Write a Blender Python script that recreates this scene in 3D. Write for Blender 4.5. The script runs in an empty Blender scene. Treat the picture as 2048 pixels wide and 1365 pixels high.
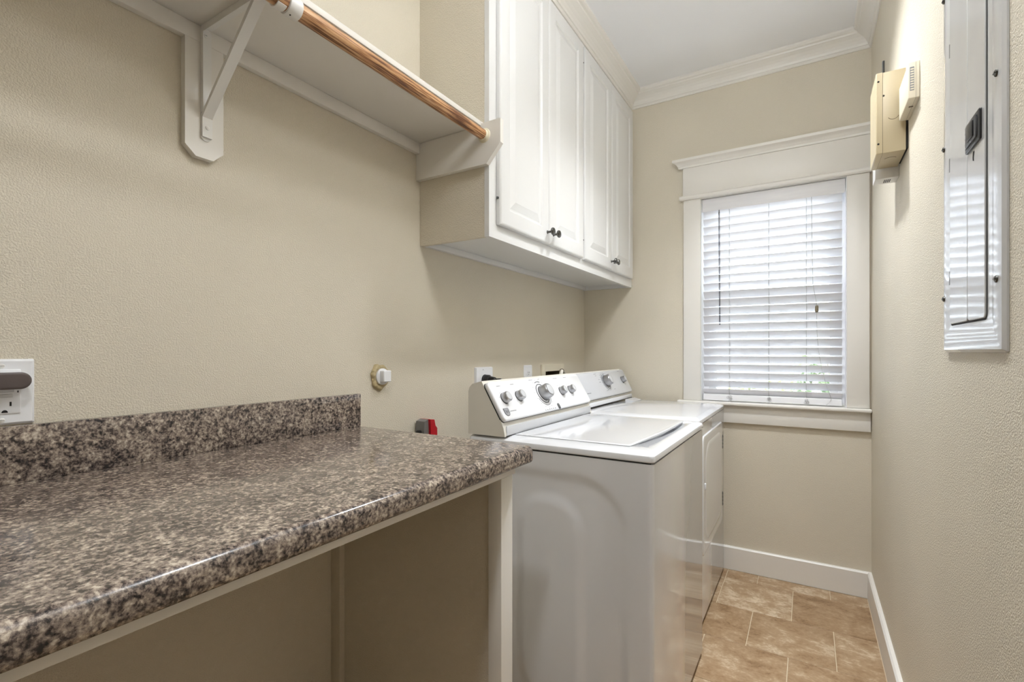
import bpy, bmesh, math, random
from mathutils import Vector, Matrix

random.seed(7)
SC = bpy.context.scene
COL = SC.collection
PI = math.pi

# ------------------------------------------------------------------ camera
cam = bpy.data.cameras.new('camera')
cam.sensor_width = 36.0
cam.lens = 972.68 / 2048 * 36.0
cam.shift_y = (703.86 - 682.5) / 2048
cam.clip_start = 0.02
co = bpy.data.objects.new('camera', cam)
co.location = (1.223, 0.0, 1.186)
co.rotation_euler = (PI / 2, 0, 0.546758)
COL.objects.link(co)
SC.camera = co

# ------------------------------------------------------------------ daylight
W_ = bpy.data.worlds.new('sky')
SC.world = W_
W_.use_nodes = True
bg = W_.node_tree.nodes['Background']
bg.inputs[0].default_value = (0.86, 0.93, 1.0, 1)
bg.inputs[1].default_value = 12.5
# portal at the window (only helps the sampler find the sky)
pl = bpy.data.lights.new('window_portal', 'AREA')
pl.shape = 'RECTANGLE'; pl.size = 0.70; pl.size_y = 1.16
pl.cycles.is_portal = True
po = bpy.data.objects.new('window_portal', pl)
po.location = (1.046, 3.06, 1.475); po.rotation_euler = (-PI / 2, 0, 0)
COL.objects.link(po)
FILL_GLOBE_POWER = 17.0  # unseen hanging globe, added to light the room
FILL_GLOBE_XYZ = (1.15, 0.98, 2.735)
FILL_SPOTS = ((1.05, 1.95, 108.0), (0.97, 0.10, 58.0))   # x, y, watts of unseen ceiling spots added as fill

# ------------------------------------------------------------------ exposure
vs = SC.view_settings
vs.view_transform = 'Standard'
vs.look = 'None'
vs.exposure = 0.76
vs.gamma = 1.0
vs.use_curve_mapping = False
SC.cycles.max_bounces = 7
SC.cycles.diffuse_bounces = 5
SC.cycles.glossy_bounces = 4
SC.cycles.transparent_max_bounces = 16
SC.cycles.sample_clamp_indirect = 6.0

# ================================================================== materials
def srgb(r, g, b):
    f = lambda c: (c / 255 / 12.92) if c / 255 <= 0.04045 else ((c / 255 + 0.055) / 1.055) ** 2.4
    return (f(r), f(g), f(b), 1)

def new_mat(name):
    m = bpy.data.materials.new(name)
    m.use_nodes = True
    nt = m.node_tree
    return m, nt, nt.nodes['Principled BSDF']

def N(nt, t, **kw):
    n = nt.nodes.new(t)
    for k, v in kw.items():
        setattr(n, k, v)
    return n

def coords(nt, kind='Object', scale=(1, 1, 1)):
    tc = N(nt, 'ShaderNodeTexCoord')
    mp = N(nt, 'ShaderNodeMapping')
    mp.inputs['Scale'].default_value = scale
    nt.links.new(tc.outputs[kind], mp.inputs[0])
    return mp.outputs[0]

def noise(nt, vec, scale, detail=3, rough=0.5):
    n = N(nt, 'ShaderNodeTexNoise')
    n.inputs['Scale'].default_value = scale
    n.inputs['Detail'].default_value = detail
    n.inputs['Roughness'].default_value = rough
    if vec is not None:
        nt.links.new(vec, n.inputs['Vector'])
    return n

def ramp(nt, fac, stops):
    r = N(nt, 'ShaderNodeValToRGB')
    e = r.color_ramp.elements
    while len(e) < len(stops):
        e.new(0.5)
    for i, (p, c) in enumerate(stops):
        e[i].position = p
        e[i].color = c
    nt.links.new(fac, r.inputs[0])
    return r

def bump(nt, bsdf, height, strength, dist=0.001):
    b = N(nt, 'ShaderNodeBump')
    b.inputs['Strength'].default_value = strength
    b.inputs['Distance'].default_value = dist
    nt.links.new(height, b.inputs['Height'])
    nt.links.new(b.outputs[0], bsdf.inputs['Normal'])

def paint(name, col, rough=0.5, var=0.03, bscale=0, bstr=0.0, bdist=0.001, metal=0.0, coat=0.0, spec=0.5):
    """painted / plain surface with faint colour variation and optional fine relief"""
    m, nt, b = new_mat(name)
    v = coords(nt)
    n = noise(nt, v, 3.0, 0)
    c = srgb(*col)
    lo = tuple(x * (1 - var) for x in c[:3]) + (1,)
    hi = tuple(min(1, x * (1 + var)) for x in c[:3]) + (1,)
    r = ramp(nt, n.outputs['Fac'], [(0.3, lo), (0.7, hi)])
    nt.links.new(r.outputs[0], b.inputs['Base Color'])
    b.inputs['Roughness'].default_value = rough
    b.inputs['Metallic'].default_value = metal
    b.inputs['Coat Weight'].default_value = coat
    b.inputs['Coat Roughness'].default_value = 0.08
    b.inputs['Specular IOR Level'].default_value = spec
    if bscale:
        n2 = noise(nt, v, bscale, 1, 0.55)
        bump(nt, b, n2.outputs['Fac'], bstr, bdist)
    return m

def wall_paint(name, col):
    m, nt, b = new_mat(name)
    v = coords(nt)
    n = noise(nt, v, 2.2, 1)
    c = srgb(*col)
    r = ramp(nt, n.outputs['Fac'], [(0.3, tuple(x * .965 for x in c[:3]) + (1,)), (0.7, tuple(min(1, x * 1.03) for x in c[:3]) + (1,))])
    nt.links.new(r.outputs[0], b.inputs['Base Color'])
    b.inputs['Roughness'].default_value = 0.55
    b.inputs['Specular IOR Level'].default_value = 0.35
    n2 = noise(nt, v, 300, 1, 0.55)
    rr = ramp(nt, n2.outputs['Fac'], [(0.38, (0, 0, 0, 1)), (0.62, (1, 1, 1, 1))])
    bump(nt, b, rr.outputs[0], 0.6, 0.0010)
    return m

M = {}
M['wall'] = wall_paint('cream_wall_paint', (216, 208, 191))
M['ceiling'] = paint('ceiling_paint', (244, 245, 248), 0.7, 0.015, 140, 0.25, 0.001)
M['trim'] = paint('warm_white_trim_paint', (231, 228, 222), 0.38, 0.015, 60, 0.05)
M['cabinet'] = paint('white_cabinet_paint', (222, 222, 221), 0.33, 0.01, 50, 0.05)
M['enamel'] = paint('white_appliance_enamel', (222, 223, 226), 0.10, 0.006, 0, 0, 0.001, 0, 0.5)
M['console'] = paint('white_console_plastic', (236, 237, 240), 0.22, 0.006)
M['console_grey'] = paint('pale_silver_console_plastic', (214, 216, 220), 0.25, 0.01, metal=0.15)
M['side_plastic'] = paint('warm_grey_white_plastic', (222, 218, 208), 0.42, 0.01)
M['silver'] = paint('silver_knob', (176, 176, 178), 0.28, 0.03, metal=0.75)
M['silver_dark'] = paint('dark_silver', (96, 97, 100), 0.35, 0.03, metal=0.5)
M['print'] = paint('grey_print', (128, 130, 134), 0.5, 0.03)
M['print_dark'] = paint('dark_grey_print', (84, 86, 90), 0.5, 0.03)
M['seam'] = paint('dark_seam', (38, 37, 36), 0.8, 0.05)
M['black'] = paint('black_plastic', (22, 22, 24), 0.35, 0.08)
M['hinge'] = paint('dark_nickel', (92, 94, 94), 0.35, 0.06, metal=0.8)
M['pewter'] = paint('pewter_knob', (98, 97, 94), 0.26, 0.06, metal=0.85)
M['plate'] = paint('white_plate_plastic', (232, 233, 236), 0.3, 0.01)
M['almond'] = paint('almond_plastic', (226, 218, 198), 0.4, 0.015)
M['beige_metal'] = paint('beige_painted_metal', (190, 176, 146), 0.4, 0.02, 200, 0.08)
M['white_metal'] = paint('white_painted_metal', (232, 231, 228), 0.35, 0.015)
M['panel_metal'] = paint('light_grey_panel_enamel', (206, 207, 208), 0.10, 0.01, 9, 0.05, 0.02, 0, 0.6)
M['taupe'] = paint('taupe_plastic', (88, 78, 76), 0.45, 0.03, 300, 0.05)
M['red'] = paint('red_plastic', (176, 20, 34), 0.3, 0.05)
M['grey_plastic'] = paint('grey_plastic', (112, 110, 108), 0.4, 0.04)
M['foam'] = paint('cured_foam', (192, 176, 138), 0.85, 0.25, 90, 0.9, 0.004)
M['socket'] = paint('ivory_socket', (232, 224, 200), 0.35, 0.01)
M['cord'] = paint('grey_cord', (176, 176, 176), 0.6, 0.03)
M['tassel'] = paint('olive_tassel', (112, 102, 82), 0.5, 0.05)
M['vinyl'] = paint('white_vinyl', (236, 236, 238), 0.35, 0.01)
M['column'] = paint('white_column_paint', (236, 236, 234), 0.6, 0.02)
M['siding'] = paint('pale_grey_siding', (188, 190, 194), 0.7, 0.05, 12, 0.2)
M['dry_ground'] = paint('dry_ground', (172, 156, 132), 0.95, 0.25, 40, 0.9, 0.02)
M['bark'] = paint('bark', (104, 90, 74), 0.9, 0.15, 60, 0.8, 0.004)
M['leaf'] = paint('leaf_green', (98, 116, 78), 0.55, 0.35)
M['leaf2'] = paint('leaf_pale', (146, 152, 104), 0.55, 0.3)
M['grout'] = paint('pale_grout', (214, 198, 170), 0.9, 0.06, 200, 0.5)

def make_slat():
    m, nt, b = new_mat('white_slat')
    v = coords(nt, scale=(1, 12, 12))
    n = noise(nt, v, 6, 3)
    r = ramp(nt, n.outputs['Fac'], [(0.3, srgb(238, 238, 242)), (0.7, srgb(244, 244, 247))])
    nt.links.new(r.outputs[0], b.inputs['Base Color'])
    b.inputs['Roughness'].default_value = 0.4
    tr = N(nt, 'ShaderNodeBsdfTranslucent')
    tr.inputs[0].default_value = srgb(235, 236, 244)
    mx = N(nt, 'ShaderNodeMixShader')
    mx.inputs[0].default_value = 0.07
    out = nt.nodes['Material Output']
    nt.links.new(b.outputs[0], mx.inputs[1]); nt.links.new(tr.outputs[0], mx.inputs[2])
    nt.links.new(mx.outputs[0], out.inputs[0])
    return m
M['slat'] = make_slat()

def make_glass(name, rough=0.0, tint=(1, 1, 1, 1)):
    m, nt, b = new_mat(name)
    nt.nodes.remove(b)
    g = N(nt, 'ShaderNodeBsdfGlossy'); g.inputs['Roughness'].default_value = 0.02
    t = N(nt, 'ShaderNodeBsdfTransparent'); t.inputs[0].default_value = tint
    fr = N(nt, 'ShaderNodeFresnel'); fr.inputs[0].default_value = 1.45
    mx = N(nt, 'ShaderNodeMixShader')
    nt.links.new(fr.outputs[0], mx.inputs[0]); nt.links.new(t.outputs[0], mx.inputs[1]); nt.links.new(g.outputs[0], mx.inputs[2])
    nt.links.new(mx.outputs[0], nt.nodes['Material Output'].inputs[0])
    return m
M['glass'] = make_glass('window_glass', tint=(0.96, 0.98, 0.98, 1))
M['wand'] = make_glass('clear_wand', tint=(0.55, 0.55, 0.57, 1))

def make_screen():
    m, nt, b = new_mat('insect_mesh')
    b.inputs['Base Color'].default_value = srgb(70, 72, 76)
    b.inputs['Roughness'].default_value = 0.7
    t = N(nt, 'ShaderNodeBsdfTransparent')
    n = noise(nt, coords(nt), 4, 1)
    mp = N(nt, 'ShaderNodeMapRange')
    mp.inputs['To Min'].default_value = 0.66; mp.inputs['To Max'].default_value = 0.70
    nt.links.new(n.outputs['Fac'], mp.inputs[0])
    mx = N(nt, 'ShaderNodeMixShader')
    nt.links.new(mp.outputs[0], mx.inputs[0]); nt.links.new(b.outputs[0], mx.inputs[1]); nt.links.new(t.outputs[0], mx.inputs[2])
    nt.links.new(mx.outputs[0], nt.nodes['Material Output'].inputs[0])
    return m
M['screen'] = make_screen()

def make_granite():
    m, nt, b = new_mat('brown_granite_laminate')
    v = coords(nt)
    wob = noise(nt, v, 60, 2)
    add = N(nt, 'ShaderNodeMixRGB', blend_type='ADD'); add.inputs[0].default_value = 0.012
    nt.links.new(v, add.inputs[1]); nt.links.new(wob.outputs['Color'], add.inputs[2])
    vor = N(nt, 'ShaderNodeTexVoronoi'); vor.inputs['Scale'].default_value = 260
    nt.links.new(add.outputs[0], vor.inputs['Vector'])
    sep = N(nt, 'ShaderNodeSeparateColor'); nt.links.new(vor.outputs['Color'], sep.inputs[0])
    big = noise(nt, v, 30, 2, 0.5)
    fine = noise(nt, v, 135, 4, 0.65)
    ma = N(nt, 'ShaderNodeMath', operation='MULTIPLY'); ma.inputs[1].default_value = 0.13
    nt.links.new(sep.outputs[0], ma.inputs[0])
    mb = N(nt, 'ShaderNodeMath', operation='MULTIPLY_ADD'); mb.inputs[1].default_value = 0.30
    nt.links.new(big.outputs['Fac'], mb.inputs[0]); nt.links.new(ma.outputs[0], mb.inputs[2])
    mc = N(nt, 'ShaderNodeMath', operation='MULTIPLY_ADD'); mc.inputs[1].default_value = 0.95
    nt.links.new(fine.outputs['Fac'], mc.inputs[0]); nt.links.new(mb.outputs[0], mc.inputs[2])
    r = ramp(nt, mc.outputs[0], [(0.515, srgb(30, 27, 28)), (0.60, srgb(72, 62, 58)), (0.685, srgb(118, 105, 96)), (0.79, srgb(156, 142, 129)), (0.90, srgb(198, 185, 168))])
    nt.links.new(r.outputs[0], b.inputs['Base Color'])
    b.inputs['Roughness'].default_value = 0.2
    b.inputs['Coat Weight'].default_value = 0.35
    b.inputs['Coat Roughness'].default_value = 0.1
    return m
M['granite'] = make_granite()

def make_wood():
    m, nt, b = new_mat('striped_fir_rod')
    v = coords(nt, scale=(1, 0.035, 1))
    n = noise(nt, v, 260, 3, 0.6)
    v2 = coords(nt, scale=(1, 0.3, 1))
    n2 = noise(nt, v2, 30, 2)
    mx = N(nt, 'ShaderNodeMath', operation='MULTIPLY_ADD'); mx.inputs[1].default_value = 0.35
    nt.links.new(n2.outputs['Fac'], mx.inputs[0]); nt.links.new(n.outputs['Fac'], mx.inputs[2])
    r = ramp(nt, mx.outputs[0], [(0.54, srgb(104, 66, 40)), (0.63, srgb(152, 104, 66)), (0.72, srgb(192, 146, 102)), (0.84, srgb(214, 174, 130))])
    nt.links.new(r.outputs[0], b.inputs['Base Color'])
    b.inputs['Roughness'].default_value = 0.42
    bump(nt, b, n.outputs['Fac'], 0.3, 0.001)
    return m
M['wood'] = make_wood()

def make_travertine():
    m, nt, b = new_mat('travertine_tile')
    tc = N(nt, 'ShaderNodeTexCoord')
    oi = N(nt, 'ShaderNodeObjectInfo')
    mul = N(nt, 'ShaderNodeVectorMath', operation='SCALE'); mul.inputs['Scale'].default_value = 1.0
    cmb = N(nt, 'ShaderNodeCombineXYZ')
    k = N(nt, 'ShaderNodeMath', operation='MULTIPLY'); k.inputs[1].default_value = 37.0
    nt.links.new(oi.outputs['Random'], k.inputs[0])
    for i in range(3):
        nt.links.new(k.outputs[0], cmb.inputs[i])
    ad = N(nt, 'ShaderNodeVectorMath', operation='ADD')
    nt.links.new(tc.outputs['Object'], ad.inputs[0]); nt.links.new(cmb.outputs[0], ad.inputs[1])
    mp = N(nt, 'ShaderNodeMapping'); mp.inputs['Scale'].default_value = (1, 1.3, 1)
    nt.links.new(ad.outputs[0], mp.inputs[0])
    n1 = noise(nt, mp.outputs[0], 8.0, 7, 0.72); n1.inputs['Distortion'].default_value = 0.35
    n2 = noise(nt, mp.outputs[0], 70, 4, 0.6)
    s = N(nt, 'ShaderNodeMath', operation='MULTIPLY_ADD'); s.inputs[1].default_value = 0.32
    nt.links.new(n2.outputs['Fac'], s.inputs[0]); nt.links.new(n1.outputs['Fac'], s.inputs[2])
    s2 = N(nt, 'ShaderNodeMath', operation='MULTIPLY_ADD'); s2.inputs[1].default_value = 0.15
    nt.links.new(oi.outputs['Random'], s2.inputs[0]); nt.links.new(s.outputs[0], s2.inputs[2])
    r = ramp(nt, s2.outputs[0], [(0.52, srgb(124, 95, 64)), (0.64, srgb(154, 125, 93)), (0.78, srgb(172, 146, 115)), (0.94, srgb(212, 194, 168))])
    nt.links.new(r.outputs[0], b.inputs['Base Color'])
    b.inputs['Roughness'].default_value = 0.5
    bump(nt, b, n2.outputs['Fac'], 0.25, 0.001)
    return m
M['tile'] = make_travertine()

# ================================================================== mesh helpers
def link(name, me, mat, parent=None, loc=None):
    o = bpy.data.objects.new(name, me)
    if mat is not None and len(me.materials) == 0:
        me.materials.append(mat)
    COL.objects.link(o)
    if parent is not None:
        o.parent = parent
    if loc is not None:
        o.location = loc
    return o

class MB:
    """collects shapes of ONE part"""
    def __init__(s):
        s.bm = bmesh.new()
    def box(s, x0, x1, y0, y1, z0, z1, bev=0.0, seg=2):
        x0, x1 = min(x0, x1), max(x0, x1); y0, y1 = min(y0, y1), max(y0, y1); z0, z1 = min(z0, z1), max(z0, z1)
        r = bmesh.ops.create_cube(s.bm, size=1.0)
        vs_ = r['verts']
        for v in vs_:
            v.co = Vector(((x0 + x1) / 2 + v.co.x * (x1 - x0), (y0 + y1) / 2 + v.co.y * (y1 - y0), (z0 + z1) / 2 + v.co.z * (z1 - z0)))
        if bev > 0:
            es = list({e for v in vs_ for e in v.link_edges})
            bmesh.ops.bevel(s.bm, geom=es, offset=bev, segments=seg, profile=0.5, affect='EDGES')
        return s
    def prism(s, pts, h0, h1, mp, mit0=None, mit1=None):
        """polygon pts (a,b) extruded from h0 to h1; mp(a,b,h)->xyz; mit: extra h per point from fn(a,b)"""
        lo = [s.bm.verts.new(mp(a, b, h0 + (mit0(a, b) if mit0 else 0))) for a, b in pts]
        hi = [s.bm.verts.new(mp(a, b, h1 + (mit1(a, b) if mit1 else 0))) for a, b in pts]
        n = len(pts)
        for i in range(n):
            s.bm.faces.new((lo[i], lo[(i + 1) % n], hi[(i + 1) % n], hi[i]))
        s.bm.faces.new(lo[::-1]); s.bm.faces.new(hi)
        return s
    def loft(s, loops, cap0=True, cap1=True):
        L = [[s.bm.verts.new(p) for p in lp] for lp in loops]
        n = len(L[0])
        for a, b in zip(L, L[1:]):
            for i in range(n):
                s.bm.faces.new((a[i], a[(i + 1) % n], b[(i + 1) % n], b[i]))
        if cap0: s.bm.faces.new(L[0][::-1])
        if cap1: s.bm.faces.new(L[-1])
        return s
    def rects(s, u0, u1, v0, v1, steps, mp, r=0.0, seg=5, cap0=True, cap1=True):
        """stack of rounded rectangles: steps (inset, w)"""
        loops = []
        for ins, w in steps:
            loops.append([mp(u, v, w) for u, v in rrect(u0 + ins, u1 - ins, v0 + ins, v1 - ins, max(r - ins, 0.0004) if r else 0, seg)])
        return s.loft(loops, cap0, cap1)
    def cyl(s, p0, p1, r0, r1=None, n=20, cap=True):
        if r1 is None: r1 = r0
        p0, p1 = Vector(p0), Vector(p1)
        d = (p1 - p0).normalized()
        a = d.orthogonal().normalized(); b = d.cross(a)
        ring = lambda p, r: [p + a * (r * math.cos(2 * PI * i / n)) + b * (r * math.sin(2 * PI * i / n)) for i in range(n)]
        return s.loft([ring(p0, r0), ring(p1, r1)], cap, cap)
    def lathe(s, prof, o, axis, n=28):
        """prof: list of (r, h) along axis from o"""
        o = Vector(o); d = Vector(axis).normalized()
        a = d.orthogonal().normalized(); b = d.cross(a)
        loops = [[o + d * h + a * (max(r, 1e-5) * math.cos(2 * PI * i / n)) + b * (max(r, 1e-5) * math.sin(2 * PI * i / n)) for i in range(n)] for r, h in prof]
        return s.loft(loops)
    def tube(s, pts, r, n=8):
        pts = [Vector(p) for p in pts]
        loops = []
        up = Vector((0.13, 0.21, 1)).normalized()
        for i, p in enumerate(pts):
            d = (pts[min(i + 1, len(pts) - 1)] - pts[max(i - 1, 0)]).normalized()
            a = d.cross(up)
            if a.length < 1e-3: a = d.cross(Vector((1, 0, 0)))
            a.normalize(); b = d.cross(a)
            rr = r[i] if isinstance(r, (list, tuple)) else r
            loops.append([p + a * (rr * math.cos(2 * PI * k / n)) + b * (rr * math.sin(2 * PI * k / n)) for k in range(n)])
        return s.loft(loops)
    def torus(s, c, axis, R, r, n=36, k=8, a0=0, a1=2 * PI, sx=1.0, sy=1.0, ref=None):
        c = Vector(c); d = Vector(axis).normalized()
        a = (Vector(ref).normalized() if ref else d.orthogonal().normalized()); b = d.cross(a)
        full = abs(a1 - a0 - 2 * PI) < 1e-6
        m = n if full else n + 1
        L = []
        for i in range(m):
            t = a0 + (a1 - a0) * i / n
            rad = a * (math.cos(t) * sx) + b * (math.sin(t) * sy)
            p = c + rad * R
            rd = rad.normalized()
            L.append([p + rd * (r * math.cos(2 * PI * j / k)) + d * (r * math.sin(2 * PI * j / k)) for j in range(k)])
        V = [[s.bm.verts.new(q) for q in lp] for lp in L]
        rng = range(m) if full else range(m - 1)
        for i in rng:
            A, B = V[i], V[(i + 1) % m]
            for j in range(k):
                s.bm.faces.new((A[j], A[(j + 1) % k], B[(j + 1) % k], B[j]))
        if not full:
            s.bm.faces.new(V[0][::-1]); s.bm.faces.new(V[-1])
        return s
    def mesh(s, name, smooth=True, angle=35):
        bmesh.ops.recalc_face_normals(s.bm, faces=s.bm.faces[:])
        me = bpy.data.meshes.new(name)
        s.bm.to_mesh(me); s.bm.free()
        if smooth:
            me.shade_smooth()
            me.set_sharp_from_angle(angle=math.radians(angle))
        return me
    def build(s, name, mat, parent=None, smooth=True, angle=35, loc=None):
        return link(name, s.mesh(name, smooth, angle), mat, parent, loc)

def rrect(u0, u1, v0, v1, r, seg=5):
    if not r:
        return [(u0, v0), (u1, v0), (u1, v1), (u0, v1)]
    r = min(r, (u1 - u0) / 2 - 1e-5, (v1 - v0) / 2 - 1e-5)
    out = []
    for cu, cv, a in ((u1 - r, v0 + r, -PI / 2), (u1 - r, v1 - r, 0), (u0 + r, v1 - r, PI / 2), (u0 + r, v0 + r, PI)):
        for i in range(seg + 1):
            t = a + PI / 2 * i / seg
            out.append((cu + r * math.cos(t), cv + r * math.sin(t)))
    return out

def thing(name, label, cat, loc=(0, 0, 0), group=None, kind=None):
    o = bpy.data.objects.new(name, None)
    o.empty_display_size = 0.05
    COL.objects.link(o)
    o.location = loc
    tag(o, label, cat, group, kind)
    return o

def tag(o, label, cat, group=None, kind=None):
    o['label'] = label
    o['category'] = cat
    if group: o['group'] = group
    if kind: o['kind'] = kind
    return o

def child_of(root):
    """parent keeps world-coordinates: children are built in world space and shifted by the root's place"""
    off = Vector(root.location)
    def f(mb, name, mat, parent=None, smooth=True, angle=35):
        o = mb.build(name, mat, parent or root, smooth, angle)
        if parent is None:
            o.location = -off
        return o
    return f

# maps
XF = lambda u, v, w: (w, u, v)      # faces +x or -x: u=y v=z w=x
YF = lambda u, v, w: (u, w, v)      # faces y: u=x v=z w=y
ZF = lambda u, v, w: (u, v, w)      # faces z

# ================================================================== room shell
WR = 1.484      # right wall
YW = 2.897      # window wall
YR = -1.45      # wall behind the camera
ZC = 2.735      # ceiling
T = 0.14

def struct(name, mb, mat, label, cat):
    o = mb.build(name, mat, None, False)
    return tag(o, label, cat, None, 'structure')

floor = MB().box(-0.05, WR + 0.05, YR - 0.05, YW + 0.05, -0.08, -0.0022)
floor = struct('floor', floor, M['grout'], 'travertine tiled floor of the laundry room', 'floor')
struct('ceiling', MB().box(-T, WR + T, YR - T, YW + T, ZC, ZC + 0.1), M['ceiling'], 'plain white ceiling above the crown moulding', 'ceiling')

def wall_with_hole(u0, u1, v0, v1, hu0, hu1, hv0, hv1, w0, w1, mp):
    """a slab with one rectangular hole, as one mesh"""
    mb = MB()
    for a in ((u0, hu0, v0, v1), (hu1, u1, v0, v1), (hu0, hu1, v0, hv0), (hu0, hu1, hv1, v1)):
        mb.prism([(a[0], a[2]), (a[1], a[2]), (a[1], a[3]), (a[0], a[3])], w0, w1, mp)
    return mb
# left wall: niche for the washer outlet box
OB = (2.335, 2.535, 0.985, 1.082)
wl = wall_with_hole(YR - T, YW + T, -0.08, ZC, *OB, 0.0, -0.075, XF)
wl.box(-T, -0.075, YR - T, YW + T, -0.08, ZC)
struct('wall_left', wl, M['wall'], 'cream textured long wall behind the counter and the washer', 'wall')
struct('wall_right', MB().box(WR, WR + T, YR - T, YW + T, -0.08, ZC), M['wall'], 'cream textured wall carrying the breaker panel', 'wall')
struct('wall_back', MB().box(0, WR, YR - T, YR, -0.08, ZC), M['wall'], 'cream wall closing the room opposite the window', 'wall')
# window wall
WX0, WX1, WZ0, WZ1 = 0.707, 1.385, 0.893, 2.047
struct('wall_window', wall_with_hole(0, WR, -0.08, ZC, WX0, WX1, WZ0, WZ1, YW, YW + 0.165, YF), M['wall'], 'cream wall around the window with closed blinds', 'wall')

# baseboards
BH = 0.124
bbp = [(0, 0), (0.017, 0), (0.017, BH - 0.006), (0.011, BH), (0, BH)]
mb = MB().prism(bbp, 0.02, WR - 0.0005, lambda a, b, h: (h, YW - a, b), None, lambda a, b: -a)
struct('baseboard_window', mb, M['trim'], 'white baseboard under the window', 'baseboard')
mb = MB().prism(bbp, YR, YW - 0.0005, lambda a, b, h: (WR - a, h, b), None, lambda a, b: -a)
struct('baseboard_right', mb, M['trim'], 'white baseboard along the wall of the breaker panel', 'baseboard')

# crown moulding (cove profile), mitred
CB = 2.650
crown = [(0, CB), (0.006, CB), (0.010, CB + 0.006), (0.010, CB + 0.012), (0.015, CB + 0.014), (0.018, CB + 0.024),
         (0.026, CB + 0.036), (0.038, CB + 0.047), (0.052, CB + 0.055), (0.058, CB + 0.058), (0.060, CB + 0.064),
         (0.070, CB + 0.068), (0.075, CB + 0.074), (0.075, ZC), (0, ZC)]
CX_ = 0.3092
mb = MB().prism(crown, CX_, WR, lambda a, b, h: (h, YW - a, b), lambda a, b: a, lambda a, b: -a)
o = struct('trim_1', mb, M['trim'], 'white cove crown moulding above the window', 'crown moulding')
mb = MB().prism(crown, YR, YW, lambda a, b, h: (WR - a, h, b), None, lambda a, b: -a)
struct('trim_2', mb, M['trim'], 'white crown moulding over the breaker panel wall', 'crown moulding')
mb = MB().prism(crown, 1.355, YW, lambda a, b, h: (CX_ + a, h, b), lambda a, b: -a, lambda a, b: -a)
struct('trim_3', mb, M['trim'], 'white crown moulding running along the wall cabinet top', 'crown moulding')

# floor tiles, each a slab of its own
def tile(x0, x1, y0, y1, cache={}):
    g = 0.0016
    w, d = round(x1 - x0 - 2 * g, 4), round(y1 - y0 - 2 * g, 4)
    if (w, d) not in cache:
        mb = MB()
        mb.rects(-w / 2, w / 2, -d / 2, d / 2, [(0, -0.008), (0, -0.0012), (0.0012, 0)], ZF, 0.003, 2)
        cache[(w, d)] = mb.mesh('tile')
        cache[(w, d)].materials.append(M['tile'])
    return link('tile', cache[(w, d)], M['tile'], floor, ((x0 + x1) / 2, (y0 + y1) / 2, 0))
xs = [0.0, 0.09, 0.395, 0.70, 0.852, 1.008, 1.16, 1.315, 1.467]
F1 = 1.466
for t in [(0.852, 1.0, 2.775, 2.879), (1.0, 1.315, 2.775, 2.879), (1.315, F1, 2.775, 2.879),
          (0.852, 1.16, 2.467, 2.775), (1.16, F1, 2.467, 2.775),
          (0.70, 1.008, 2.167, 2.467), (1.008, 1.315, 2.167, 2.467), (1.315, F1, 2.167, 2.467),
          (0.852, 1.157, 1.865, 2.167), (1.157, F1, 1.865, 2.167), (0.70, 0.852, 2.467, 2.775), (0.70, 0.852, 2.775, 2.879), (0.70, 0.852, 1.865, 2.167)]:
    tile(*t)
y = 1.865
row = 0
while y - 0.305 > YR:
    off = 0.0 if row % 2 else 0.1525
    x = F1 - off
    if off: tile(x, F1, y - 0.305, y)
    while x > 0.02:
        tile(max(0.002, x - 0.305), x, y - 0.305, y)
        x -= 0.305
    y -= 0.305; row += 1
for y0 in (1.865, 2.17, 2.475):
    for x0 in (0.09, 0.395):
        tile(x0, x0 + 0.305, y0, y0 + 0.305)

# ================================================================== window
win = thing('window_1', 'white double-hung window with wide craftsman trim behind the closed blinds', 'window', (1.046, YW, WZ0), None, 'structure')
wc = child_of(win)
ct = 0.018
wc(MB().box(0.616, WX0, YW - ct, YW - 0.0004, 0.912, 2.0465, 0.0015), 'casing', M['trim'])
wc(MB().box(WX1, 1.4755, YW - ct, YW - 0.0004, 0.912, 2.0465, 0.0015), 'casing', M['trim'])
wc(MB().box(0.613, 1.4795, YW - 0.021, YW - 0.0004, 2.0712, 2.2285, 0.001), 'head_board', M['trim'])
wc(MB().prism([(0, 2.047), (0.028, 2.047), (0.034, 2.053), (0.034, 2.064), (0.028, 2.071), (0, 2.071)], 0.596, 1.4835, lambda a, b, h: (h, YW - a - 0.0004, b)), 'fillet_strip', M['trim'])
capp = [(0, 2.229), (0.024, 2.229), (0.026, 2.234), (0.026, 2.240), (0.029, 2.242), (0.032, 2.249), (0.040, 2.256), (0.049, 2.260), (0.052, 2.262), (0.052, 2.276), (0, 2.276)]
mb = MB().prism(capp, 0.613, 1.4835, lambda a, b, h: (h, YW - a - 0.0004, b), lambda a, b: -max(0, a - 0.002) * 1.05)
wc(mb, 'head_cap', M['trim'])
wc(MB().box(0.585, 1.4835, YW - 0.042, YW + 0.0, 0.893, 0.911, 0.006, 3).box(WX0, WX1, YW - 0.005, YW + 0.075, 0.893, 0.9105), 'stool', M['trim'])
wc(MB().box(0.613, 1.4795, YW - ct, YW - 0.0004, 0.800, 0.8925, 0.001), 'apron', M['trim'])
jb = MB()
jb.box(WX0, WX0 + 0.003, YW - 0.001, YW + 0.165, 0.911, WZ1).box(WX1 - 0.003, WX1, YW - 0.001, YW + 0.165, 0.911, WZ1).box(WX0, WX1, YW, YW + 0.165, WZ1 - 0.003, WZ1)
wc(jb, 'jamb', M['vinyl'])
fr = MB()
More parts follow.
